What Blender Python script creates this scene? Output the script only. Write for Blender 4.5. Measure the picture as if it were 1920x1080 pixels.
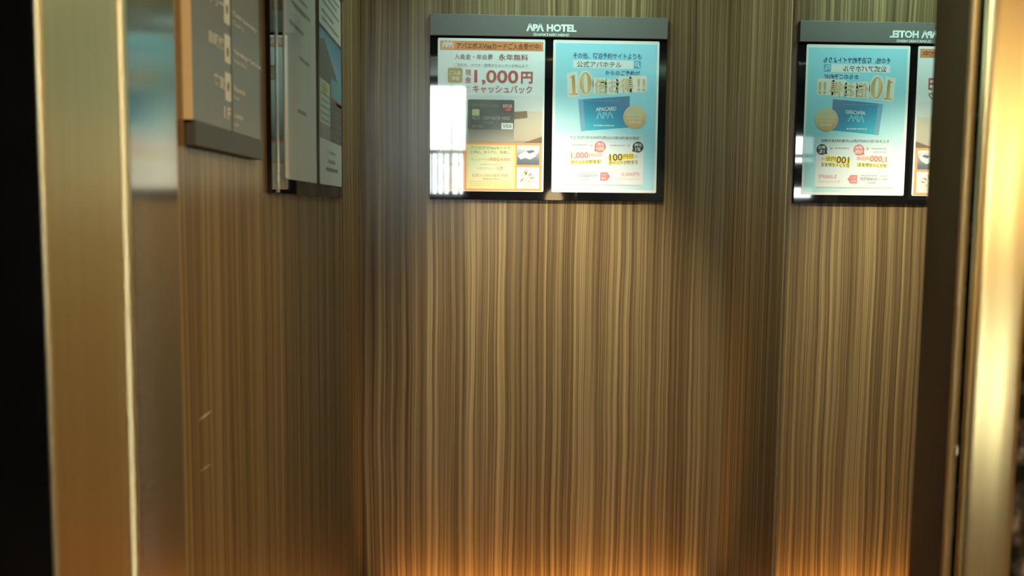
import bpy, bmesh, math, random
from mathutils import Vector, Matrix

random.seed(7)
S = bpy.context.scene
C = S.collection
for o in list(bpy.data.objects):
    bpy.data.objects.remove(o)

# ---------------------------------------------------------------- camera
EYE = 1.42
F = 1723.1
YAW, PITCH, ROLL = 0.04235, 0.08826, 0.00962
cam = bpy.data.cameras.new('camera')
cam.sensor_width = 36.0
cam.lens = F / 1920 * 36.0
cam.clip_start = 0.02
cam.dof.use_dof = True
cam.dof.focus_distance = 2.66
cam.dof.aperture_fstop = 5.2
co = bpy.data.objects.new('camera', cam)
C.objects.link(co)
f = Vector((math.sin(YAW) * math.cos(PITCH), math.cos(YAW) * math.cos(PITCH), -math.sin(PITCH)))
r = Vector((math.cos(YAW), -math.sin(YAW), 0))
u = r.cross(f)
c_, s_ = math.cos(ROLL), math.sin(ROLL)
r2 = c_ * r + s_ * u
u2 = -s_ * r + c_ * u
M = Matrix((r2, u2, -f)).transposed().to_4x4()
M.translation = (0, 0, EYE)
co.matrix_world = M
S.camera = co

# ---------------------------------------------------------------- world, lights, exposure
w = bpy.data.worlds.new('World')
S.world = w
w.use_nodes = True
wb = w.node_tree.nodes['Background']
wb.inputs[0].default_value = (0.88, 1.0, 0.96, 1)
wb.inputs[1].default_value = 46.0
vs = S.view_settings
vs.view_transform = 'Standard'
vs.look = 'None'
vs.exposure = 0.18
vs.gamma = 1.0
vs.use_curve_mapping = False
S.cycles.max_bounces = 8
S.cycles.caustics_reflective = False
S.cycles.caustics_refractive = False
S.cycles.sample_clamp_indirect = 4.0


def area(name, loc, sx, sy, power, col, rot=(0, 0, 0)):
    l = bpy.data.lights.new(name, 'AREA')
    l.shape = 'RECTANGLE'
    l.size, l.size_y = sx, sy
    l.energy = power
    l.color = col
    o = bpy.data.objects.new(name, l)
    o.location = loc
    o.rotation_euler = rot
    C.objects.link(o)
    return o


CAR_H = 2.30
LOB_H = 2.60
area('car_ceiling_light', (0.24, 2.36, CAR_H - 0.035), 0.40, 0.20, 4.2, (0.58, 1.0, 0.86))
def spot(name, loc, target, power, col, deg, blend, rad=0.03):
    l = bpy.data.lights.new(name, 'SPOT')
    l.energy, l.color, l.spot_size, l.spot_blend, l.shadow_soft_size = power, col, math.radians(deg), blend, rad
    o = bpy.data.objects.new(name, l)
    o.location = loc
    o.rotation_euler = (Vector(target) - Vector(loc)).to_track_quat('-Z', 'Y').to_euler()
    C.objects.link(o)
    return o


# an adjustable downlight in the car ceiling, turned to the rear wall, and an invented warm strip, added for the glow low on that wall
spot('car_downlight', (0.21, 1.98, CAR_H - 0.03), (0.23, 2.63, 1.0), 112.0, (1.0, 0.90, 0.66), 48, 1.0)
sk = area('added_foot_light', (0.21, 2.608, 0.226), 0.92, 0.018, 2.3, (1.0, 0.42, 0.07), (math.pi, 0, 0))
sk.data.spread = math.radians(75)
area('lobby_light_near', (1.25, 0.05, LOB_H - 0.035), 0.4, 0.4, 42.0, (1.0, 0.69, 0.34))
area('lobby_light_far', (0.15, -0.40, LOB_H - 0.035), 0.5, 0.4, 14.0, (1.0, 0.83, 0.55))


# ---------------------------------------------------------------- material helpers
def mat(name):
    m = bpy.data.materials.new(name)
    m.use_nodes = True
    nt = m.node_tree
    return m, nt, nt.nodes['Principled BSDF']


def N(nt, t, **kw):
    n = nt.nodes.new(t)
    for k, v in kw.items():
        setattr(n, k, v)
    return n


def srgb(*c):
    return tuple(((x / 255) / 12.92 if x / 255 <= 0.04045 else ((x / 255 + 0.055) / 1.055) ** 2.4) for x in c) + (1,)


def plain(name, col, rough=0.5, metal=0.0, coat=0.0, grain=0.0, spec=0.5, scale=60):
    m, nt, b = mat(name)
    b.inputs['Roughness'].default_value = rough
    b.inputs['Metallic'].default_value = metal
    b.inputs['Coat Weight'].default_value = coat
    b.inputs['Coat Roughness'].default_value = 0.03
    b.inputs['Specular IOR Level'].default_value = spec
    if grain > 0:
        tc = N(nt, 'ShaderNodeTexCoord')
        no = N(nt, 'ShaderNodeTexNoise')
        no.inputs['Scale'].default_value = scale
        nt.links.new(tc.outputs['Object'], no.inputs['Vector'])
        mx = N(nt, 'ShaderNodeMix', data_type='RGBA', blend_type='MIX')
        nt.links.new(no.outputs['Fac'], mx.inputs['Factor'])
        mx.inputs[6].default_value = tuple(x * (1 - grain) for x in col[:3]) + (1,)
        mx.inputs[7].default_value = tuple(min(1, x * (1 + grain)) for x in col[:3]) + (1,)
        nt.links.new(mx.outputs[2], b.inputs['Base Color'])
    else:
        b.inputs['Base Color'].default_value = col
    return m


_pm = {}


def ink(*rgb):
    rgb = tuple(round(255 - (255 - c) * 0.90) for c in rgb)
    return _ink(*rgb)


def _ink(*rgb):
    """matt print under a glossy laminate"""
    if rgb not in _pm:
        _pm[rgb] = plain('print_%d_%d_%d' % rgb, srgb(*rgb), 0.5, 0, 1.0, 0.0, 0.2)
    return _pm[rgb]


def ink_grad(name, axis, stops, noise=0.0, scale=20.0, interp='LINEAR'):
    """print whose own colours run along a local axis; stops: [(position in metres, rgb)]"""
    m, nt, b = mat(name)
    b.inputs['Roughness'].default_value = 0.5
    b.inputs['Coat Weight'].default_value = 1.0
    b.inputs['Coat Roughness'].default_value = 0.03
    b.inputs['Specular IOR Level'].default_value = 0.2
    tc = N(nt, 'ShaderNodeTexCoord')
    dot = N(nt, 'ShaderNodeVectorMath', operation='DOT_PRODUCT')
    nt.links.new(tc.outputs['Object'], dot.inputs[0])
    dot.inputs[1].default_value = axis
    val = dot.outputs['Value']
    if noise > 0:
        no = N(nt, 'ShaderNodeTexNoise')
        no.inputs['Scale'].default_value = scale
        nt.links.new(tc.outputs['Object'], no.inputs['Vector'])
        ma = N(nt, 'ShaderNodeMath', operation='MULTIPLY_ADD')
        nt.links.new(no.outputs['Fac'], ma.inputs[0])
        ma.inputs[1].default_value = noise
        nt.links.new(val, ma.inputs[2])
        val = ma.outputs[0]
    lo, hi = stops[0][0], stops[-1][0]
    mr = N(nt, 'ShaderNodeMapRange')
    mr.inputs[1].default_value = lo
    mr.inputs[2].default_value = hi
    nt.links.new(val, mr.inputs[0])
    cr = N(nt, 'ShaderNodeValToRGB')
    cr.color_ramp.interpolation = interp
    e = cr.color_ramp.elements
    while len(e) < len(stops):
        e.new(0.5)
    for i, (p, col) in enumerate(stops):
        e[i].position = (p - lo) / (hi - lo)
        e[i].color = srgb(*[255 - (255 - c) * 0.88 for c in col])
    nt.links.new(mr.outputs[0], cr.inputs[0])
    nt.links.new(cr.outputs[0], b.inputs['Base Color'])
    return m


def wood(name, axis, seed):
    """straight-grained laminate; the grain runs up, stripes step along the axis"""
    m, nt, b = mat(name)
    L = nt.links.new
    tc = N(nt, 'ShaderNodeTexCoord')
    sp = N(nt, 'ShaderNodeSeparateXYZ')
    L(tc.outputs['Object'], sp.inputs[0])
    a, z = sp.outputs[axis], sp.outputs[2]

    def noise(src_a, ka, kz, off, detail=2.0, rough=0.5):
        cb = N(nt, 'ShaderNodeCombineXYZ')
        m1 = N(nt, 'ShaderNodeMath', operation='MULTIPLY')
        L(src_a, m1.inputs[0])
        m1.inputs[1].default_value = ka
        m2 = N(nt, 'ShaderNodeMath', operation='MULTIPLY')
        L(z, m2.inputs[0])
        m2.inputs[1].default_value = kz
        L(m1.outputs[0], cb.inputs[0])
        L(m2.outputs[0], cb.inputs[1])
        cb.inputs[2].default_value = off + seed
        n = N(nt, 'ShaderNodeTexNoise')
        n.inputs['Scale'].default_value = 1.0
        n.inputs['Detail'].default_value = detail
        n.inputs['Roughness'].default_value = rough
        L(cb.outputs[0], n.inputs['Vector'])
        return n.outputs['Fac']

    wv = noise(a, 9.0, 2.2, 3.1, 1.0)
    off = N(nt, 'ShaderNodeMath', operation='MULTIPLY_ADD')
    L(wv, off.inputs[0])
    off.inputs[1].default_value = 0.016
    L(a, off.inputs[2])
    aw = off.outputs[0]
    mid = noise(aw, 105.0, 0.35, 10.7, 2.5, 0.6)
    fine = noise(aw, 240.0, 0.8, 21.3, 1.0)
    big = noise(aw, 14.0, 0.2, 33.9, 1.0)

    def madd(x, k, add):
        n = N(nt, 'ShaderNodeMath', operation='MULTIPLY_ADD')
        L(x, n.inputs[0])
        n.inputs[1].default_value = k
        if isinstance(add, float):
            n.inputs[2].default_value = add
        else:
            L(add, n.inputs[2])
        return n.outputs[0]

    v = madd(mid, 1.2, -0.50)
    v = madd(fine, 0.55, v)
    v = madd(big, 0.38, v)
    cr = N(nt, 'ShaderNodeValToRGB')
    e = cr.color_ramp.elements
    e[0].position = 0.22
    e[0].color = (0.060, 0.033, 0.013, 1)
    e[1].position = 0.84
    e[1].color = (0.340, 0.242, 0.120, 1)
    x = e.new(0.52)
    x.color = (0.158, 0.105, 0.050, 1)
    L(v, cr.inputs[0])
    L(cr.outputs[0], b.inputs['Base Color'])
    b.inputs['Roughness'].default_value = 0.27
    b.inputs['Specular IOR Level'].default_value = 0.32
    return m


def brushed(name, col, rough, along=2, k=400.0, amp=0.25, aniso=0.0):
    """metal with fine lines running along z"""
    m, nt, b = mat(name)
    L = nt.links.new
    b.inputs['Metallic'].default_value = 1.0
    tc = N(nt, 'ShaderNodeTexCoord')
    mp = N(nt, 'ShaderNodeMapping')
    mp.inputs['Scale'].default_value = (k, k, 1.5)
    L(tc.outputs['Object'], mp.inputs[0])
    no = N(nt, 'ShaderNodeTexNoise')
    no.inputs['Scale'].default_value = 1.0
    L(mp.outputs[0], no.inputs['Vector'])
    mx = N(nt, 'ShaderNodeMix', data_type='RGBA')
    L(no.outputs['Fac'], mx.inputs['Factor'])
    mx.inputs[6].default_value = tuple(x * (1 - amp) for x in col) + (1,)
    mx.inputs[7].default_value = tuple(min(1, x * (1 + amp)) for x in col) + (1,)
    L(mx.outputs[2], b.inputs['Base Color'])
    b.inputs['Roughness'].default_value = rough
    return m


def marble(name):
    m, nt, b = mat(name)
    L = nt.links.new
    tc = N(nt, 'ShaderNodeTexCoord')
    n1 = N(nt, 'ShaderNodeTexNoise')
    n1.inputs['Scale'].default_value = 48
    n1.inputs['Detail'].default_value = 6
    n1.inputs['Roughness'].default_value = 0.62
    L(tc.outputs['Object'], n1.inputs['Vector'])
    cr = N(nt, 'ShaderNodeValToRGB')
    e = cr.color_ramp.elements
    e[0].position = 0.42
    e[0].color = (0.006, 0.006, 0.005, 1)
    e[1].position = 0.76
    e[1].color = (0.26, 0.20, 0.14, 1)
    x = e.new(0.58)
    x.color = (0.045, 0.038, 0.03, 1)
    L(n1.outputs['Fac'], cr.inputs[0])
    L(cr.outputs[0], b.inputs['Base Color'])
    b.inputs['Roughness'].default_value = 0.15
    b.inputs['Specular IOR Level'].default_value = 0.25
    return m


W_BACK = wood('wood_laminate_back', 0, 0.0)
W_SIDE = wood('wood_laminate_side', 1, 50.0)
W_SIDE.node_tree.nodes['Principled BSDF'].inputs['Specular IOR Level'].default_value = 0.22
GREY_METAL = brushed('bronze_grey_satin_metal', (0.30, 0.285, 0.25), 0.11, k=300, amp=0.08)
GREY_METAL.node_tree.nodes['Principled BSDF'].inputs['Metallic'].default_value = 0.88
GOLD = brushed('satin_brass', (0.88, 0.71, 0.39), 0.38, k=160, amp=0.10)
BRASS_BAR = brushed('brass_bar', (0.68, 0.50, 0.23), 0.34, k=160, amp=0.10)
SIGN_GREY = plain('sign_grey_satin', (0.25, 0.262, 0.25, 1), 0.35, 0.25, 0, 0.05, 0.5, 300)
HEADER_GREY = plain('header_grey_satin', (0.15, 0.15, 0.135, 1), 0.4, 0.0, 0, 0.05, 0.3, 300)
SIGN_DARK = plain('sign_bar_grey_satin', (0.075, 0.078, 0.076, 1), 0.5, 0.0, 0, 0.05, 0.5, 300)
BLACK_GLOSS = plain('black_gloss_board', (0.006, 0.006, 0.007, 1), 0.03, 0, 0, 0.15, 0.6, 40)
WHITE_INK = plain('white_lettering', (0.80, 0.83, 0.80, 1), 0.5, 0, 0, 0.02)
MARBLE = marble('dark_speckled_marble')
BLACK_STONE = plain('polished_black_stone', (0.003, 0.003, 0.003, 1), 0.05, 0, 0, 0.4, 0.2, 30)
PLASTER = plain('lobby_plaster', (0.30, 0.25, 0.19, 1), 0.7, 0, 0, 0.05, 0.3, 25)
DARK_WALL = plain('lobby_dark_panelling', (0.035, 0.026, 0.02, 1), 0.5, 0, 0, 0.2, 0.3, 25)
CEIL = plain('white_ceiling_board', (0.62, 0.62, 0.58, 1), 0.7, 0, 0, 0.03, 0.3, 25)
CARPET = plain('orange_brown_carpet', (0.50, 0.20, 0.04, 1), 0.9, 0, 0, 0.25, 0.1, 400)
STONE_FLOOR = plain('beige_stone_floor', (0.30, 0.24, 0.17, 1), 0.35, 0, 0, 0.15, 0.4, 12)


# ---------------------------------------------------------------- mesh helpers
def link(name, bm, m, parent=None, smooth=False):
    me = bpy.data.meshes.new(name)
    bm.normal_update()
    bm.to_mesh(me)
    bm.free()
    for mm in (m if isinstance(m, (list, tuple)) else [m]):
        me.materials.append(mm)
    if smooth:
        for p in me.polygons:
            p.use_smooth = True
    o = bpy.data.objects.new(name, me)
    C.objects.link(o)
    if parent is not None:
        o.parent = parent
    return o


def box(x0, x1, y0, y1, z0, z1, bev=0.0, seg=2, bm=None):
    b = bmesh.new()
    vs_ = [b.verts.new((x, y, z)) for x in (x0, x1) for y in (y0, y1) for z in (z0, z1)]
    for q in ((0, 1, 3, 2), (4, 6, 7, 5), (0, 4, 5, 1), (2, 3, 7, 6), (0, 2, 6, 4), (1, 5, 7, 3)):
        b.faces.new([vs_[i] for i in q])
    bmesh.ops.recalc_face_normals(b, faces=b.faces)
    if bev > 0:
        bmesh.ops.bevel(b, geom=list(b.edges), offset=bev, segments=seg, affect='EDGES', profile=0.5)
    if bm is None:
        return b
    me = bpy.data.meshes.new('t')
    b.to_mesh(me)
    b.free()
    bm.from_mesh(me)
    bpy.data.meshes.remove(me)
    return bm


def prism_z(pts, z0, z1):
    """closed outline in x, y swept up z"""
    b = bmesh.new()
    lo = [b.verts.new((x, y, z0)) for x, y in pts]
    hi = [b.verts.new((x, y, z1)) for x, y in pts]
    n = len(pts)
    for i in range(n):
        b.faces.new((lo[i], lo[(i + 1) % n], hi[(i + 1) % n], hi[i]))
    b.faces.new(lo)
    b.faces.new(hi)
    bmesh.ops.recalc_face_normals(b, faces=b.faces)
    return b


def plate(pts, y_back, y_front):
    """outline in local x, z given thickness along y (front is -y)"""
    b = bmesh.new()
    a = [b.verts.new((x, y_back, z)) for x, z in pts]
    c = [b.verts.new((x, y_front, z)) for x, z in pts]
    n = len(pts)
    for i in range(n):
        b.faces.new((a[i], a[(i + 1) % n], c[(i + 1) % n], c[i]))
    b.faces.new(a)
    b.faces.new(c)
    bmesh.ops.recalc_face_normals(b, faces=b.faces)
    return b


def flat(pts, y):
    """a printed shape: one face looking to -y"""
    b = bmesh.new()
    fc = b.faces.new([b.verts.new((x, y, z)) for x, z in pts])
    fc.normal_update()
    if fc.normal.y > 0:
        fc.normal_flip()
    return b


def rect(x0, x1, z0, z1):
    return [(x0, z0), (x1, z0), (x1, z1), (x0, z1)]


def rrect(x0, x1, z0, z1, rad, n=5):
    pts = []
    for cx, cz, a0 in ((x1 - rad, z0 + rad, -90), (x1 - rad, z1 - rad, 0), (x0 + rad, z1 - rad, 90), (x0 + rad, z0 + rad, 180)):
        for i in range(n + 1):
            a = math.radians(a0 + 90 * i / n)
            pts.append((cx + rad * math.cos(a), cz + rad * math.sin(a)))
    return pts


def disc(cx, cz, rx, rz=None, n=32):
    rz = rx if rz is None else rz
    return [(cx + rx * math.cos(2 * math.pi * i / n), cz + rz * math.sin(2 * math.pi * i / n)) for i in range(n)]


def thing(name, label, cat, loc=(0, 0, 0), rz=0.0, group=None):
    o = bpy.data.objects.new(name, None)
    o.empty_display_size = 0.05
    C.objects.link(o)
    o.location = loc
    o.rotation_euler = (0, 0, rz)
    o['label'] = label
    o['category'] = cat
    if group:
        o['group'] = group
    return o


def tag(o, label, cat, group=None):
    o['label'] = label
    o['category'] = cat
    if group:
        o['group'] = group
    return o


def struct(name, bm, m, parent=None):
    o = link(name, bm, m, parent)
    if parent is None:
        o['kind'] = 'structure'
    return o


# ---- writing: text is turned into flat mesh, fitted to a given width and height
def text_mesh(body, bold=0.0, spacing=1.0):
    cu = bpy.data.curves.new('txt', 'FONT')
    cu.body = body
    cu.size = 1.0
    cu.offset = bold
    cu.space_character = spacing
    cu.resolution_u = 3
    ob = bpy.data.objects.new('txt', cu)
    C.objects.link(ob)
    dg = bpy.context.evaluated_depsgraph_get()
    me = bpy.data.meshes.new_from_object(ob.evaluated_get(dg))
    bpy.data.objects.remove(ob)
    bpy.data.curves.remove(cu)
    return me


def text_into(bm, body, x0, x1, z0, z1, y, bold=0.0, rot=0.0, spacing=1.0, slant=0.0):
    """write body so that its ink fills the box x0..x1, z0..z1 on the plane y"""
    me = text_mesh(body, bold, spacing)
    if not me.vertices:
        return
    xs = [v.co.x for v in me.vertices]
    ys = [v.co.y for v in me.vertices]
    ax, bx, ay, by = min(xs), max(xs), min(ys), max(ys)
    sx, sz = (x1 - x0) / max(bx - ax, 1e-6), (z1 - z0) / max(by - ay, 1e-6)
    cx, cz = (x0 + x1) / 2, (z0 + z1) / 2
    ca, sa = math.cos(rot), math.sin(rot)
    for v in me.vertices:
        px = (v.co.x - (ax + bx) / 2) * sx
        pz = (v.co.y - (ay + by) / 2) * sz
        px += slant * pz
        v.co = (cx + px * ca - pz * sa, y, cz + px * sa + pz * ca)
    bm.from_mesh(me)
    bpy.data.meshes.remove(me)


def face_front(bm):
    bm.normal_update()
    for fc in bm.faces:
        if fc.normal.y > 0:
            fc.normal_flip()
    return bm


class Print:
    """everything printed on one sheet; layers stand 0.1 mm apart"""

    def __init__(self, root, y0, tx, tz):
        self.root, self.y, self.tx, self.tz = root, y0, tx, tz
        self.texts = {}
        self.fine = {}

    def shape(self, name, pts, m, layer=1):
        return link(name, flat([(self.tx(a), self.tz(b)) for a, b in pts], self.y - 0.0001 * layer), m, self.root)

    def box(self, name, x0, x1, y0, y1, m, layer=1, rad=0):
        pts = rrect(x0, x1, y0, y1, rad) if rad else rect(x0, x1, y0, y1)
        return self.shape(name, pts, m, layer)

    def text(self, body, x0, x1, y0, y1, rgb, layer=6, **kw):
        key = (rgb, layer)
        if key not in self.texts:
            self.texts[key] = bmesh.new()
        text_into(self.texts[key], body, self.tx(x0), self.tx(x1), self.tz(y1), self.tz(y0), self.y - 0.0001 * layer, **kw)

    def line(self, x0, x1, y0, y1, rgb, layer=6):
        """a line of print too small to read"""
        key = (rgb, layer)
        if key not in self.fine:
            self.fine[key] = bmesh.new()
        x = x0
        while x < x1:
            wd = random.uniform(2.0, 5.0)
            x2 = min(x + wd, x1)
            pts = rect(self.tx(x), self.tx(x2), self.tz(y1), self.tz(y0))
            t = self.fine[key]
            t.faces.new([t.verts.new((a, self.y - 0.0001 * layer, b)) for a, b in pts])
            x = x2 + random.uniform(0.7, 1.4)

    def done(self):
        for (rgb, _l), bm in self.texts.items():
            link('lettering', face_front(bm), ink(*rgb), self.root)
        for (rgb, _l), bm in self.fine.items():
            link('fine_print', face_front(bm), ink(*rgb), self.root)['kind'] = 'stuff'


# ---------------------------------------------------------------- dimensions (metres; x right, y into the car)
XL, XR, YB = -0.320, 0.736, 2.630
YF = 0.961            # inner face of the car front
OL, OR = -0.303, 0.480  # sides of the door opening
DOOR_H = 2.10

# ---------------------------------------------------------------- the car
struct('wall_back', box(XL - 0.05, XR + 0.05, YB, YB + 0.05, 0, CAR_H), W_BACK)
bb = box(XL, XR, YB - 0.042, YB, 0, 0.22)  # unseen ledge and lip, added to hold and screen the warm strip
box(XL, XR, YB - 0.042, YB - 0.038, 0.22, 0.25, bm=bb)
struct('added_strip_ledge', bb, DARK_WALL)
wl = struct('wall_left', box(XL - 0.05, XL, YF - 0.012, YB, 0, CAR_H), W_SIDE)
struct('wall_right', box(XR, XR + 0.05, YF - 0.012, YB, 0, CAR_H), W_SIDE)
struct('floor', box(XL - 0.05, XR + 0.05, 0.90, YB + 0.05, -0.05, 0.0), CARPET)
struct('ceiling', box(XL - 0.05, XR + 0.05, 0.90, YB + 0.05, CAR_H, CAR_H + 0.05), CEIL)

# front return panels and sides of the car opening, satin bronze grey
struct('trim_1', box(XL - 0.06, OL, 0.830, YF, 0, CAR_H, 0.0012), GREY_METAL)
struct('trim_2', box(OR, XR + 0.05, 0.8895, YF, 0, CAR_H, 0.0012), GREY_METAL)
struct('trim_3', box(OL, OR, 0.90, YF, DOOR_H, CAR_H, 0.0), GREY_METAL)

# landing jamb on the left: brass reveal with raised rounded beads along both edges
def bead(cx, cy, rad, a0, a1, n=8):
    return [(cx + rad * math.cos(math.radians(a0 + (a1 - a0) * i / n)), cy + rad * math.sin(math.radians(a0 + (a1 - a0) * i / n))) for i in range(n + 1)]

JL = -0.300
pl = [(JL - 0.030, 0.668), (JL - 0.0045, 0.668), (JL - 0.0045, 0.665)]
pl += bead(JL - 0.003, 0.665, 0.003, -120, 0, 5)
pl += [(JL, 0.672), (JL - 0.0022, 0.6755), (JL - 0.0022, 0.8085), (JL, 0.8115)]
pl += bead(JL - 0.005, 0.821, 0.005, 0, 90)
pl += [(JL - 0.030, 0.826)]
struct('trim_4', prism_z(pl, 0, DOOR_H + 0.02), GOLD)
# landing jamb on the right: a rounded brass bar
pr = [(0.505, 0.8595), (0.4745, 0.8595), (0.4715, 0.857)]
for k in range(10):
    a = math.radians(180 + 72 * k / 9)
    pr.append((0.4705 + 0.016 + 0.016 * math.cos(a), 0.852 + 0.010 * math.sin(a)))
pr += [(0.496, 0.8376), (0.5075, 0.8338)]
pr += bead(0.5095, 0.8375, 0.0040, 250, 360, 6)
pr += [(0.5135, 0.8595)]
pr = [(a + 0.0035, b) for a, b in pr]
jr = struct('trim_5', prism_z(pr, 0, DOOR_H + 0.02), BRASS_BAR)
for p in jr.data.polygons:
    p.use_smooth = abs(p.normal.z) < 0.5
# narrow brass edging beside the car side, marble reveal between it and the bar
es = struct('trim_6', prism_z([(0.4785, 0.8893), (0.4785, 0.8835), (0.4815, 0.8822), (0.4845, 0.8822), (0.4845, 0.8893)], 0, DOOR_H), brushed('brass_edging', (0.85, 0.60, 0.28), 0.5, k=200, amp=0.08))
link('screw_head', box(0.4790, 0.4840, 0.8795, 0.8815, 1.178, 1.186, 0.0008), GOLD, es)
struct('trim_7', box(0.4847, 0.535, 0.8835, 0.8893, 0, DOOR_H), MARBLE)
struct('wall_landing_right', box(0.5165, 2.5, 0.846, 0.86, 0, LOB_H), MARBLE)
struct('wall_landing_left', box(-2.7, JL - 0.0045, 0.662, 0.826, 0, LOB_H), BLACK_STONE)
struct('wall_landing_head', box(JL - 0.012, OR + 0.015, 0.80, 0.86, DOOR_H + 0.02, LOB_H), BLACK_STONE)

# ---------------------------------------------------------------- the lobby in front of the lift
YR = -3.3
struct('wall_lobby_left', box(-2.75, -2.7, YR, 0.70, 0, LOB_H), DARK_WALL)
struct('wall_lobby_right', box(2.5, 2.55, YR, 0.86, 0, LOB_H), PLASTER)
struct('floor_lobby', box(-2.75, 2.55, YR - 0.1, 0.90, -0.05, 0.0), STONE_FLOOR)
struct('ceiling_lobby', box(-2.75, 2.55, YR - 0.1, 0.86, LOB_H, LOB_H + 0.05), CEIL)
WX0, WX1, WZ0, WZ1 = -1.75, -0.05, 1.50, 2.55
struct('wall_lobby_rear', box(-2.75, WX0, YR - 0.1, YR, 0, LOB_H), DARK_WALL)
struct('wall_lobby_rear', box(WX1, 2.55, YR - 0.1, YR, 0, LOB_H), DARK_WALL)
struct('wall_lobby_rear', box(WX0, WX1, YR - 0.1, YR, 0, WZ0), DARK_WALL)
struct('wall_lobby_rear', box(-1.44, -0.46, YR - 0.1, YR, WZ0, WZ1), DARK_WALL)
struct('wall_lobby_rear', box(WX0, -1.44, YR - 0.1, YR, 1.62, 1.86), DARK_WALL)
struct('wall_lobby_rear', box(WX0, -1.44, YR - 0.1, YR, 2.10, WZ1), DARK_WALL)
struct('wall_lobby_rear', box(WX0, -1.44, YR - 0.1, YR, WZ0, 1.52), DARK_WALL)
struct('wall_lobby_rear', box(WX0, WX1, YR - 0.1, YR, WZ1, LOB_H), DARK_WALL)
win = bmesh.new()
FR = 0.035
for a in ((WX0, WX0 + FR, WZ0, WZ1), (WX1 - FR, WX1, WZ0, WZ1), (WX0, WX1, WZ0, WZ0 + FR), (WX0, WX1, WZ1 - FR, WZ1), (-0.215, -0.195, WZ0, WZ1), (-0.46, -0.42, WZ0, WZ1), (-1.47, -1.44, WZ0, WZ1), (WX0, WX1, 1.90, 1.94), *[(x, x + 0.022, WZ0, 1.92) for x in (-0.40, -0.345, -0.29, -0.235, -0.15, -0.105)]):  # thin lower bars added to break the window's reflection into streaks
    box(a[0], a[1], YR - 0.07, YR - 0.02, a[2], a[3], bm=win)
struct('window_1', win, BLACK_STONE)

# a small lit wall lamp at the rear of the lobby: its warm dome shows in the gloss of the black board
lamp = thing('wall_lamp', 'small warm dome lamp on the dark lobby wall, mirrored in the glossy board', 'lamp', (0.735, YR, 1.50))
link('back_plate', box(-0.035, 0.035, 0.0, 0.012, -0.03, 0.03, 0.002), GOLD, lamp)
link('arm', box(-0.008, 0.008, 0.010, 0.09, -0.008, 0.008, 0.002), GOLD, lamp)
sh = bmesh.new()
prof = [(0.078, -0.05), (0.078, 0.0), (0.070, 0.035), (0.050, 0.065), (0.024, 0.082), (0.0005, 0.088)]
rings = [[sh.verts.new((rr * math.cos(2 * math.pi * k / 24), 0.10 + rr * math.sin(2 * math.pi * k / 24), zz)) for k in range(24)] for rr, zz in prof]
for a, b in zip(rings, rings[1:]):
    for k in range(24):
        sh.faces.new((a[k], a[(k + 1) % 24], b[(k + 1) % 24], b[k]))
sh.faces.new(rings[0])
bmesh.ops.recalc_face_normals(sh, faces=sh.faces)
lm, lnt, lb = mat('lit_lamp_glass')
lb.inputs['Base Color'].default_value = (0.9, 0.8, 0.6, 1)
lb.inputs['Emission Color'].default_value = (1.0, 0.72, 0.36, 1)
lb.inputs['Emission Strength'].default_value = 9.0
link('shade', sh, lm, lamp, True)

# ---------------------------------------------------------------- mirror on the right wall
ME = 2.130
mr = thing('wall_mirror', 'tall frameless mirror on the wood wall, reflecting the poster board', 'mirror', (XR, (ME + YF) / 2, 0))
m_, nt_, b_ = mat('mirror_silvering')
b_.inputs['Metallic'].default_value = 1.0
b_.inputs['Roughness'].default_value = 0.004
b_.inputs['Base Color'].default_value = (0.84, 0.87, 0.86, 1)
hm = (ME - YF) / 2
link('mirror_glass', box(-0.005, 0.0, -hm, hm - 0.003, 0.05, CAR_H - 0.05), m_, mr)
link('edge_trim', box(-0.0085, 0.0, hm - 0.0055, hm, 0.05, CAR_H - 0.05, 0.0012), plain('champagne_edge', (0.80, 0.68, 0.46, 1), 0.4, 0.3, 0, 0.05), mr)

# ---------------------------------------------------------------- poster board on the back wall
def board(label, x0, x1, z0, z1, zh, loc, rz, side_extra=0.0):
    t = thing('poster_board', label, 'notice board', loc, rz)
    link('backing_panel', box(x0, x1, -0.008, 0, z0, z1, 0.0008), BLACK_GLOSS, t)
    link('header_panel', box(x0, x1, -0.014, 0, z1, zh, 0.001), HEADER_GREY, t)
    return t

BX = 0.209
bt = board('black notice board under a grey lettered header on the rear wood wall', -0.3335, 0.3335, 1.439, 1.894, 1.952, (BX, YB, 0), 0)

def lettering(parent, m, items, y):
    for body, x0, x1, z0, z1, kw in items:
        bm = bmesh.new()
        text_into(bm, body, x0, x1, z0, z1, y, **kw)
        link('lettering', face_front(bm), m, parent)

lettering(bt, WHITE_INK, [
    ('\u039bP\u039b', -0.0655, -0.0155, 1.9085, 1.9295, dict(bold=0.05, spacing=0.88)),
    ('HOTEL', -0.008, 0.0755, 1.9085, 1.929, dict(bold=0.045)),
    ('\u3008KAMATAEKI NISHI\u3009', -0.046, 0.056, 1.8948, 1.9052, dict(bold=0.03)),
], -0.0145)

PW, PH = 0.300, 0.425
PZ = 1.4625
SHEET_W = ink(250, 252, 252)


def sheet(parent, m=None):
    pts = rrect(-PW / 2, PW / 2, 0, PH, 0.004)
    link('sheet', plate(pts, 0.0, -0.0012), m or SHEET_W, parent)


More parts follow.
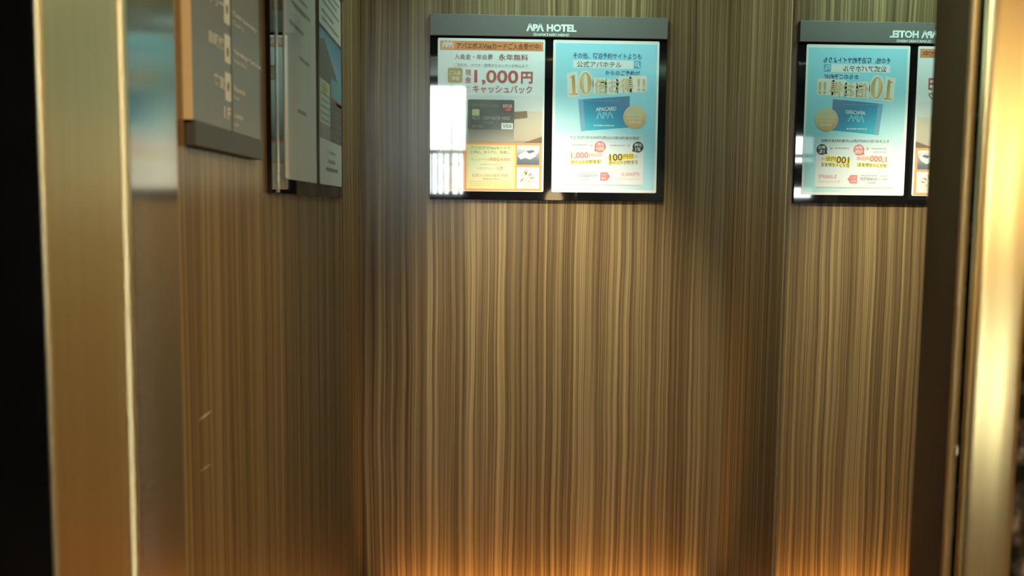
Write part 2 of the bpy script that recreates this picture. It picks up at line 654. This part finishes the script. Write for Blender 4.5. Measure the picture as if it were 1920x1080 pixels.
# ---- poster with the orange band (photo pixels 820..1020, 73..358 -> metres on the sheet)
KX, KZ = PW / 199.5, PH / 285.0
p1 = thing('poster', 'white card-offer poster with an orange top band, a grey payment card and yellow panel', 'poster', (BX - 0.1615, YB - 0.008, PZ))
sheet(p1)
q = Print(p1, -0.0012, lambda x: (x - 919.75) * KX, lambda y: (358.0 - y) * KZ)
q.box('printed_photo', 822, 1016, 178, 268, ink_grad('photo_table', (0, 0, 1), [(0.135, (150, 138, 120)), (0.165, (176, 166, 150)), (0.20, (205, 200, 190)), (0.235, (224, 226, 224)), (0.27, (238, 242, 242))], 0.03, 12), 1)
q.shape('printed_counter', [(962, 207), (1016, 207), (1016, 252), (990, 262), (962, 262)], ink_grad('photo_counter', (0, 0, 1), [(0.14, (186, 172, 148)), (0.23, (222, 210, 188))], 0.02, 30), 2)
q.shape('printed_bar', [(963, 208), (987, 206), (988, 219), (963, 222)], ink(140, 118, 92), 3)
q.shape('printed_bar', [(980, 266), (1016, 254), (1016, 266)], ink(120, 100, 78), 3)
q.shape('printed_chair', [(858, 240), (864, 244), (870, 256), (873, 266), (845, 266)], ink(140, 112, 88), 3)
q.box('print_or_glint_band', 824, 1016, 78, 95, ink_grad('orange_band', (1, 0, 0), [(-0.14, (238, 150, 96)), (0.0, (226, 136, 78)), (0.14, (238, 140, 88))]), 2)
q.box('printed_badge', 825, 851, 79, 94, ink(240, 172, 128), 3)
q.text('\u039bP\u039b', 828, 849, 79.5, 90, (250, 246, 240), bold=0.035, spacing=0.86)
q.text('アパエポスVisaカードご入会受付中!', 855, 1011, 81, 92.5, (120, 66, 40), bold=0.016)
q.text('入会金・年会費', 851, 922, 102, 112, (150, 110, 112), bold=0.004)
q.text('永年無料', 933, 988, 101, 113, (150, 60, 62), bold=0.008)
q.text('ご滞在中、スマホ・携帯からカンタンお申込みで', 850, 988, 119.5, 126, (140, 140, 140))
q.box('printed_badge', 838.5, 866, 128, 155.5, ink_grad('gold_badge', (0, 0, 1), [(0.30, (206, 178, 116)), (0.345, (176, 146, 84))]), 2, rad=4)
q.text('ご入会', 842, 863, 133, 141, (240, 228, 190), bold=0.02)
q.text('特典', 846, 860, 143.5, 152, (246, 236, 204), bold=0.02)
q.text('現', 871, 882, 131, 142, (214, 110, 96), bold=0.01)
q.text('金', 871, 882, 144, 155, (214, 110, 96), bold=0.01)
q.text('1,000', 888, 970, 131, 158.5, (206, 92, 80), bold=0.018)
q.text('円', 975, 997, 133, 155, (206, 92, 80), bold=0.03)
q.text('キャッシュバック', 885, 996, 159, 173.5, (206, 112, 96), bold=0.012)
q.text('最大', 873, 881, 161, 166, (170, 170, 170))
q.text('10/31まで', 860, 882, 168, 173, (180, 180, 180))
# the printed payment card
q.box('printed_card_reflection', 876, 962.5, 242, 264, ink_grad('card_reflection', (0, 0, 1), [(0.14, (180, 172, 158)), (0.172, (148, 144, 136))], 0.01, 40), 3)
q.box('printed_card', 876, 963, 186, 242, ink_grad('card_grey', (1, 0, 0.25), [(-0.03, (70, 68, 66)), (0.03, (98, 98, 94)), (0.07, (112, 114, 110)), (0.11, (94, 98, 98))], 0.03, 25), 4, rad=3)
q.text('\u039bP\u039b EPOS CARD', 884, 932, 193.5, 200, (150, 144, 124), bold=0.01)
q.box('printed_chip', 884, 898, 204, 216, ink(216, 214, 158), 5, rad=1.5)
q.box('printed_badge', 941, 960, 193.5, 208, ink(150, 78, 80), 5, rad=1)
q.text('EPOS', 942, 959, 194.5, 200.5, (240, 210, 206), bold=0.02)
q.text('CARD', 946, 957, 202, 206, (226, 180, 178), bold=0.01)
q.text('4271 1209 8678 9002', 884, 955, 217, 223.5, (172, 178, 176), bold=0.012)
q.text('12/20', 905, 923, 226, 231, (150, 158, 156))
q.text('EPO VISA', 884, 905, 234, 238.5, (170, 164, 156))
q.box('printed_badge', 939, 961, 229, 241, ink(232, 238, 236), 5, rad=1)
q.text('VISA', 942, 959, 231.5, 238.5, (96, 108, 122), bold=0.01, slant=0.2)
# the panel of offers below
q.box('printed_frame', 822, 1016, 266, 356.5, ink(238, 158, 104), 4)
q.box('printed_photo', 825, 867, 271, 306, ink_grad('photo_room', (0.4, 0, 1), [(0.03, (170, 160, 150)), (0.07, (214, 208, 200)), (0.11, (226, 226, 222))], 0.03, 60), 5)
q.box('printed_photo', 825, 867, 310, 353, ink_grad('photo_dish', (0.3, 0, 1), [(-0.03, (216, 204, 190)), (0.02, (190, 168, 150)), (0.06, (220, 208, 196))], 0.05, 60), 5)
q.box('printed_panel', 874, 966, 270, 353, ink(240, 226, 140), 5)
q.box('printed_panel', 878, 961, 273, 349, ink_grad('yellow_panel', (0, 0, 1), [(0.01, (242, 226, 156)), (0.06, (234, 234, 196)), (0.125, (226, 232, 178))]), 5.5)
q.text('アパエポスVisaカードで', 882, 957, 273, 278.5, (110, 112, 80), bold=0.006)
q.text('便利に、おトクに、快適に。', 882, 957, 281, 287, (110, 112, 80), bold=0.006)
q.text('チェックアウト', 883, 914, 295.5, 300.5, (140, 120, 100))
q.text('1時間延長無料', 915, 957, 294, 301, (204, 120, 92), bold=0.008)
q.line(900, 936, 306.5, 308, (190, 186, 150))
q.text('エポスポイント', 894, 929, 312, 317, (160, 130, 104))
q.text('5倍', 931, 943, 310.5, 318, (206, 130, 96), bold=0.006)
q.text('全国の7,000の優待 特典!', 884, 953, 324.5, 331, (214, 136, 90), bold=0.004)
q.line(905, 935, 333.5, 335.5, (190, 160, 110))
for k in range(3):
    q.line(880, 956, 338.5 + 3.6 * k, 340 + 3.6 * k, (214, 196, 140))
q.box('printed_photo', 969, 1011, 270.5, 307, ink_grad('photo_road', (0, 0, 1), [(0.075, (74, 84, 100)), (0.095, (96, 106, 122)), (0.112, (150, 156, 164)), (0.13, (218, 222, 224))], 0.01, 80), 5)
q.shape('printed_car', [(970, 290), (978, 285), (990, 279), (1003, 278), (1009, 283), (1004, 291), (994, 297), (984, 294), (976, 297)], ink(224, 228, 232), 6)
q.shape('printed_windscreen', [(986, 281), (998, 279), (1003, 282), (992, 286)], ink(96, 104, 120), 7)
q.box('printed_photo', 969, 1011, 312, 352, ink_grad('photo_flower', (0.3, 0, 1), [(0.005, (244, 236, 216)), (0.06, (250, 244, 228))], 0.02, 50), 5)
q.shape('printed_bowl', disc(990, 340, 12, 10), ink(236, 222, 204), 6)
for ax, ay, bx_, by_ in ((974, 342, 983, 330), (983, 330, 990, 318), (1004, 330, 992, 333), (990, 326, 981, 319), (996, 322, 990, 330)):
    dx, dy = bx_ - ax, by_ - ay
    ln = math.hypot(dx, dy)
    nx, ny = -dy / ln * 1.1, dx / ln * 1.1
    q.shape('printed_stem', [(ax, ay), ((ax + bx_) / 2 + nx, (ay + by_) / 2 + ny), (bx_, by_), ((ax + bx_) / 2 - nx, (ay + by_) / 2 - ny)], ink(112, 92, 80), 7)
for cx, cy, rr in ((986, 318, 4), (996, 325, 3.4), (980, 326, 2.6), (992, 352 - 14, 3)):
    q.shape('printed_petal', disc(cx, cy, rr, rr * 0.8, 12), ink(222, 178, 166), 6.5)
q.done()

# ---- blue poster (photo pixels 1036..1233, 77..360)
KX2, KZ2 = PW / 197.0, PH / 284.0
p2 = thing('poster', 'pale blue poster with gold figures and a tilted blue member card', 'poster', (BX + 0.1615, YB - 0.008, PZ))
sheet(p2)
q = Print(p2, -0.0012, lambda x: (x - 1134.5) * KX2, lambda y: (360.5 - y) * KZ2)
q.box('printed_ground', 1041, 1229, 82.5, 355, ink_grad('blue_sky_print', (0.75, 0, 1), [(0.0, (240, 244, 246)), (0.06, (222, 240, 246)), (0.13, (196, 236, 246)), (0.20, (176, 236, 250)), (0.30, (160, 232, 250)), (0.45, (152, 228, 250))], 0.10, 7), 1)
q.box('printed_panel', 1061, 1208, 250.5, 347, ink_grad('pale_panel', (0, 0, 1), [(0.02, (236, 240, 242)), (0.13, (230, 240, 246)), (0.15, (206, 230, 240))]), 2, rad=4)
q.text('その他、宿泊予約サイトよりも', 1073, 1200, 99.5, 110.5, (50, 78, 120), bold=0.010)
q.box('printed_search_box', 1073, 1185, 113, 128, ink(242, 246, 248), 2)
q.text('公式アパホテル', 1080, 1163, 115, 126.5, (70, 74, 84), bold=0.004)
q.box('printed_badge', 1186.5, 1199, 113.5, 127.5, ink(88, 176, 214), 2, rad=1)
ring = bmesh.new()
for i in range(20):
    a0, a1 = 2 * math.pi * i / 20, 2 * math.pi * (i + 1) / 20
    quad = [(1191.5 + R * math.cos(a), 119 + R * math.sin(a)) for R, a in ((2.2, a0), (3.8, a0), (3.8, a1), (2.2, a1))]
    ring.faces.new([ring.verts.new((q.tx(a), q.y - 0.0005, q.tz(b))) for a, b in quad])
ring.faces.new([ring.verts.new((q.tx(a), q.y - 0.0005, q.tz(b))) for a, b in ((1193.5, 122.2), (1194.7, 121.0), (1197.8, 124.4), (1196.6, 125.6))])
link('printed_magnifier', face_front(ring), ink(240, 248, 250), p2)
q.text('からのご予約が', 1133, 1198, 131.5, 140.5, (50, 84, 124), bold=0.010)


def serif_one(x0, x1, y0, y1):
    wd = x1 - x0
    a, b = x0 + wd * 0.34, x0 + wd * 0.72
    return [(x0 + wd * .05, y0 + 6), (b, y0), (b, y1 - 3), (x1, y1 - 1.5), (x1, y1), (x0, y1), (x0, y1 - 1.5), (a, y1 - 3), (a, y0 + 6)]


def sheared(pts, cx, cy, rot):
    ca, sa = math.cos(rot), math.sin(rot)
    return [(cx + (a - cx) * ca + (b - cy) * sa, cy - (a - cx) * sa + (b - cy) * ca) for a, b in pts]


GOLD_INK = ink_grad('gold_figures', (1, 0, 0.35), [(-0.02, (214, 160, 84)), (0.0, (236, 196, 124)), (0.02, (196, 146, 82)), (0.045, (238, 206, 140)), (0.07, (206, 156, 88)), (0.10, (190, 140, 80))])
RT = math.radians(3)
one = sheared(serif_one(1066, 1082, 139, 177), 1087, 158, RT)
q.shape('printed_halo', sheared([(1062.5, 137), (1082, 134), (1083, 174), (1085.5, 176), (1085.5, 181), (1062.5, 181)], 1087, 158, RT), ink(246, 240, 230), 3)
q.shape('printed_halo', sheared(disc(1097, 156.5, 14.5, 24), 1087, 158, RT), ink(246, 240, 230), 3)
q.shape('printed_figure', one, GOLD_INK, 6)
zr = bmesh.new()
n = 36
for i in range(n):
    a0, a1 = 2 * math.pi * i / n, 2 * math.pi * (i + 1) / n
    quad = sheared([(1097 + 11.2 * math.cos(a0), 156.5 + 20.5 * math.sin(a0)), (1097 + 11.2 * math.cos(a1), 156.5 + 20.5 * math.sin(a1)),
                    (1097 + 3.6 * math.cos(a1), 156.5 + 18.6 * math.sin(a1)), (1097 + 3.6 * math.cos(a0), 156.5 + 18.6 * math.sin(a0))], 1087, 158, RT)
    zr.faces.new([zr.verts.new((q.tx(a), q.y - 0.0006, q.tz(b))) for a, b in quad])
link('printed_figure', face_front(zr), GOLD_INK, p2)
for a, b, c, d in ((1110, 1136, 145, 177), (1133, 1158, 147, 176), (1154, 1183, 142, 174), (1178, 1211, 140, 172)):
    q.box('printed_halo', a, b, c, d, ink(244, 240, 232), 3, rad=5)
q.text('倍お得', 1113, 1186, 146, 174, (222, 196, 150), bold=0.016, rot=math.radians(2))
q.text('!!', 1193, 1208, 146, 169, (222, 186, 136), bold=0.02)
q.shape('printed_card', [(1083.5, 186.5), (1179.5, 178.5), (1180.5, 237), (1089.5, 245)], ink_grad('blue_card', (0.5, 0, 1), [(0.155, (64, 186, 216)), (0.21, (50, 160, 204)), (0.255, (62, 136, 186)), (0.29, (86, 132, 170))], 0.02, 20), 4)
q.shape('printed_card_spine', [(1083.5, 186.5), (1093, 185.7), (1098, 244.2), (1089.5, 245)], ink(120, 176, 210), 5)
q.text('APACARD', 1116.5, 1155, 199.5, 207, (232, 242, 248), bold=0.03, rot=math.radians(3))
q.text('\u039bP\u039b', 1117, 1150, 208.5, 221.5, (128, 214, 232), bold=0.03, rot=math.radians(3), spacing=0.86)
q.line(1113, 1152, 233, 235.5, (186, 228, 240))
q.line(1094, 1160, 187.5, 189.5, (128, 160, 188))
q.shape('printed_seal', disc(1190, 217.5, 22, 22, 48), ink_grad('gold_seal', (0.2, 0, 1), [(0.18, (222, 156, 104)), (0.215, (228, 186, 132)), (0.235, (230, 208, 160)), (0.26, (226, 216, 176))]), 5)
q.line(1176, 1205, 211, 215, (238, 222, 184))
q.line(1176, 1204, 218.5, 222.5, (240, 218, 182))
q.line(1180, 1202, 224.5, 230, (242, 222, 192))
q.text('たとえば1泊10,000円(税込)の宿泊料金の場合', 1069, 1199, 254, 260.5, (86, 118, 142), bold=0.004)
q.shape('printed_bubble', disc(1126, 274, 10.3), ink(210, 96, 108), 4)
q.shape('printed_bubble_tip', [(1116, 278), (1121, 283), (1115.5, 282.5)], ink(210, 96, 108), 4)
q.shape('printed_bubble', disc(1126, 274, 9.0), ink(224, 140, 146), 5)
q.text('還元', 1120, 1133, 266.5, 272.5, (250, 226, 224), bold=0.02)
q.text('10%', 1119, 1134, 274.5, 281, (252, 232, 230), bold=0.02)
q.shape('printed_bubble', disc(1197, 274, 10.3), ink(50, 58, 66), 4)
q.shape('printed_bubble_tip', [(1187, 278), (1192, 283), (1186, 282)], ink(50, 58, 66), 4)
q.text('還元', 1190, 1204, 267, 273, (226, 230, 230), bold=0.02)
q.text('1%', 1192, 1202, 274.5, 281.5, (226, 230, 230), bold=0.02)
q.line(1074, 1102, 270, 272, (170, 178, 182))
q.line(1074, 1098, 276.5, 278, (190, 196, 200))
q.text('は', 1107, 1112, 269, 273.5, (120, 128, 134))
q.line(1145, 1173, 270, 272, (170, 178, 182))
q.text('は', 1177, 1182, 269, 273.5, (120, 128, 134))
q.shape('printed_highlight', [(1071, 288), (1130, 283), (1130, 291), (1071, 296)], ink(240, 214, 204), 3)
q.text('1,000', 1072, 1104, 285, 298, (212, 110, 98), bold=0.006, rot=math.radians(2.5))
q.text('円分の', 1106, 1129, 287, 294, (212, 160, 150), rot=math.radians(2.5))
q.shape('printed_highlight', [(1071, 301), (1128, 297.5), (1128, 304), (1071, 308.5)], ink(244, 232, 140), 3)
q.text('ポイントが貯まる!', 1072, 1128, 299, 306.5, (124, 110, 50), bold=0.012, rot=math.radians(2))
q.shape('printed_highlight', [(1141, 291), (1190, 285.5), (1191, 295.5), (1142, 301)], ink(248, 226, 96), 3)
q.text('100', 1144, 1168, 287, 300, (74, 70, 58), bold=0.012, rot=math.radians(2.5))
q.text('円分', 1170, 1189, 287, 295.5, (150, 122, 30), bold=0.012, rot=math.radians(2.5))
q.text('の', 1192, 1197, 289, 294, (150, 158, 164))
q.shape('printed_highlight', [(1142, 302), (1198, 298), (1198, 301), (1142, 308.5)], ink(246, 232, 130), 3)
q.text('ポイントが貯まる', 1143, 1197, 299.5, 307, (124, 112, 56), bold=0.010, rot=math.radians(2))
q.line(1072, 1084, 322, 324, (190, 198, 204))
q.text('貯まった', 1070, 1086, 327.5, 331, (140, 150, 158))
q.text('10,000円が', 1088, 1122, 325.5, 332.5, (110, 122, 132), bold=0.006)
q.line(1090, 1120, 321.5, 323.5, (176, 186, 192))
q.line(1092, 1108, 335, 337, (170, 180, 188))
q.shape('printed_arrow', [(1127, 322), (1140, 322), (1145.5, 330), (1140, 338), (1127, 338)], ink(220, 120, 126), 4)
q.text('今なら', 1129, 1139, 324, 329.5, (252, 226, 226), bold=0.01)
q.text('還元', 1129, 1139, 331, 336, (252, 226, 226), bold=0.01)
q.text('5,000円', 1167, 1200, 321.5, 329.5, (226, 150, 146), bold=0.006)
q.text('キャッシュバック', 1160, 1200, 332, 336.5, (232, 176, 172))
q.line(1058, 1205, 345.2, 346.6, (186, 194, 200))
q.done()

# ---------------------------------------------------------------- left wall: second poster board, floor guide sign
LROT = math.pi / 2          # local x runs into the car, local -y faces across it
LB = 1.835
lt = thing('poster_board', 'black notice board on the side wall, seen at a slant beside the floor guide sign', 'notice board', (XL, LB, 0), LROT)
link('backing_panel', box(1.446 - LB, 2.222 - LB, -0.008, 0, 1.437, 1.894, 0.0008), BLACK_GLOSS, lt)
link('header_panel', box(1.446 - LB, 2.222 - LB, -0.014, 0, 1.894, 1.952, 0.001), HEADER_GREY, lt)
link('edge_strip', box(1.481 - LB, 1.495 - LB, -0.0095, -0.0075, 1.439, 1.892, 0.0004), brushed('polished_edge', (0.75, 0.82, 0.80), 0.2), lt)

p3 = thing('poster', 'mostly white notice sheet with faint grey lines on the side wall', 'poster', (XL + 0.0082, 1.695, PZ), LROT)
sheet(p3, ink(222, 230, 226))
q = Print(p3, -0.0012, lambda x: x / 1000.0, lambda y: y / 1000.0)   # millimetres
for zz, a, b in ((400, -90, 10), (372, -20, 100), (352, -110, -30), (318, -60, 60), (300, -100, 90), (296, -70, 40), (262, -110, 20), (215, -20, 80), (120, -40, 40)):
    q.line(a, b, zz, zz + 6, (150, 166, 160))
q.box('print_or_glint_band', -150, -132, 2, 330, ink(246, 246, 244), 2)  # white glint on the sheet's near edge, painted as a pale band
q.done()
p4 = thing('poster', 'notice sheet with a picture of a dark building on the side wall', 'poster', (XL + 0.0082, 2.0395, PZ), LROT)
sheet(p4, ink(222, 230, 226))
q = Print(p4, -0.0012, lambda x: x / 1000.0, lambda y: y / 1000.0)
for zz, a, b in ((404, -120, 120), (388, -120, 90), (372, -110, 120), (352, -120, 40), (336, -120, 110)):
    q.line(a, b, zz, zz + 5, (130, 150, 150))
q.box('printed_photo', -150, 150, 95, 322, ink_grad('photo_sky', (0.2, 0, 1), [(0.15, (150, 200, 210)), (0.25, (110, 190, 220)), (0.33, (60, 140, 190))]), 2)
q.box('print_or_glint_band', -150, 150, 314, 322, ink(54, 66, 74), 4)
q.shape('printed_tower', [(-150, 95), (-150, 290), (-90, 300), (150, 215), (150, 95)], ink_grad('tower_grey', (0, 0, 1), [(0.1, (78, 84, 88)), (0.2, (90, 98, 100)), (0.3, (96, 104, 106))], 0.04, 60), 3)
q.box('printed_panel', 0, 150, 190, 232, ink(96, 176, 190), 4)
q.box('print_or_glint_band', 0, 150, 180, 190, ink(140, 70, 74), 5)
q.box('printed_map', -150, -20, 125, 214, ink(206, 216, 206), 5)
q.shape('printed_park', disc(-90, 198, 34, 12, 14), ink(190, 196, 70), 6)
for k in range(5):
    q.line(-140, -30, 132 + 13 * k, 135 + 13 * k, (120, 160, 160), 7)
q.box('printed_panel', -20, 150, 95, 186, ink(84, 82, 88), 5)
for k in range(5):
    q.line(0, 130, 104 + 14 * k, 107 + 14 * k, (150, 146, 146), 7)
q.box('print_or_glint_band', -150, -20, 95, 125, ink(150, 152, 140), 6)
q.text('ご案内', -60, 60, 66, 74, (130, 140, 134), bold=0.004)
q.line(-50, 50, 48, 55, (140, 150, 144))
q.line(-80, 90, 30, 37, (110, 120, 116))
q.done()

SG = 1.199
sg = thing('floor_guide_sign', 'grey metal floor guide sign with white icons and a dark centre line', 'sign', (XL, SG, 0), LROT)
gx0, gx1 = 1.040 - SG, 1.362 - SG
link('panel', box(gx0, gx1, -0.010, 0, 1.512, 1.952, 0.0012), SIGN_GREY, sg)
link('side_edge', box(gx0 - 0.0012, gx0, -0.0102, 0, 1.5125, 1.951), plain('pale_edge', (0.80, 0.62, 0.38, 1), 0.35, 0, 0, 0.05), sg)
link('bottom_bar', box(gx0 + 0.003, gx1, -0.0125, 0, 1.484, 1.5115, 0.001), SIGN_DARK, sg)
lc = 1.207 - SG
link('centre_line', box(lc - 0.003, lc + 0.003, -0.0104, -0.0099, 1.512, 1.95), plain('centre_line_grey', (0.06, 0.06, 0.055, 1), 0.4, 0, 0, 0.05), sg)
ws = [('客室', 'Rooms'), ('会議室', 'Meeting Room'), ('ランドリー', 'Coin Laundry'), ('自販機', 'Vending Machine'), ('客室', 'Rooms'), ('1F', 'Lobby')]
items = []
row_z = [1.752, 1.705, 1.658, 1.610, 1.563, 1.528]
lw = [0.06, 0.065, 0.098, 0.065, 0.048, 0.032]
rw = [0.085, 0.105, 0.130, 0.150, 0.058, 0.046]
for k, z in enumerate(row_z):
    items.append((ws[k][0], lc - 0.036 - lw[k] if k < 5 else lc - 0.008 - lw[k], lc - 0.036 if k < 5 else lc - 0.008, z - 0.002, z + 0.013, dict(bold=0.02)))
    items.append((ws[k][1], lc + 0.009, lc + 0.009 + rw[k], z + 0.002, z + 0.0095, dict(bold=0.03)))
    items.append((ws[k][1][:6], lc + 0.009, lc + 0.009 + rw[k] * 0.45, z - 0.008, z - 0.0025, dict(bold=0.01)))
lettering(sg, WHITE_INK, items, -0.0105)
for k, z in enumerate(row_z[:5]):
    ib = flat(rrect(lc - 0.0325, lc - 0.0045, z - 0.014, z + 0.021, 0.002), -0.0103)
    link('icon', ib, WHITE_INK, sg)
    gl = flat(disc(lc - 0.0185, z + 0.004 - 0.004 * (k % 2), 0.004, 0.006, 14), -0.0107)
    link('icon_symbol', gl, SIGN_DARK, sg)

# scratches in the laminate
def scratch(parent, p, qv, wd, nx):
    b = bmesh.new()
    p, qv = Vector(p), Vector(qv)
    n_ = Vector(nx).cross(qv - p).normalized() * wd
    mid = (p + qv) / 2
    b.faces.new([b.verts.new(v) for v in (p, mid - n_, qv, mid + n_)])
    return link('scratch', b, plain('bare_scratch', (0.62, 0.50, 0.33, 1), 0.6, 0, 0, 0.1), parent)

def at_left(px, py):
    d = f + (px - 960) / F * r2 - (py - 540) / F * u2
    t = (XL + 0.0004) / d.x
    return (XL + 0.0004, d.y * t, EYE + d.z * t)

scratch(wl, at_left(371, 790), at_left(399, 768), 0.0016, (1, 0, 0))
scratch(wl, at_left(372, 886), at_left(399, 868), 0.0006, (1, 0, 0))
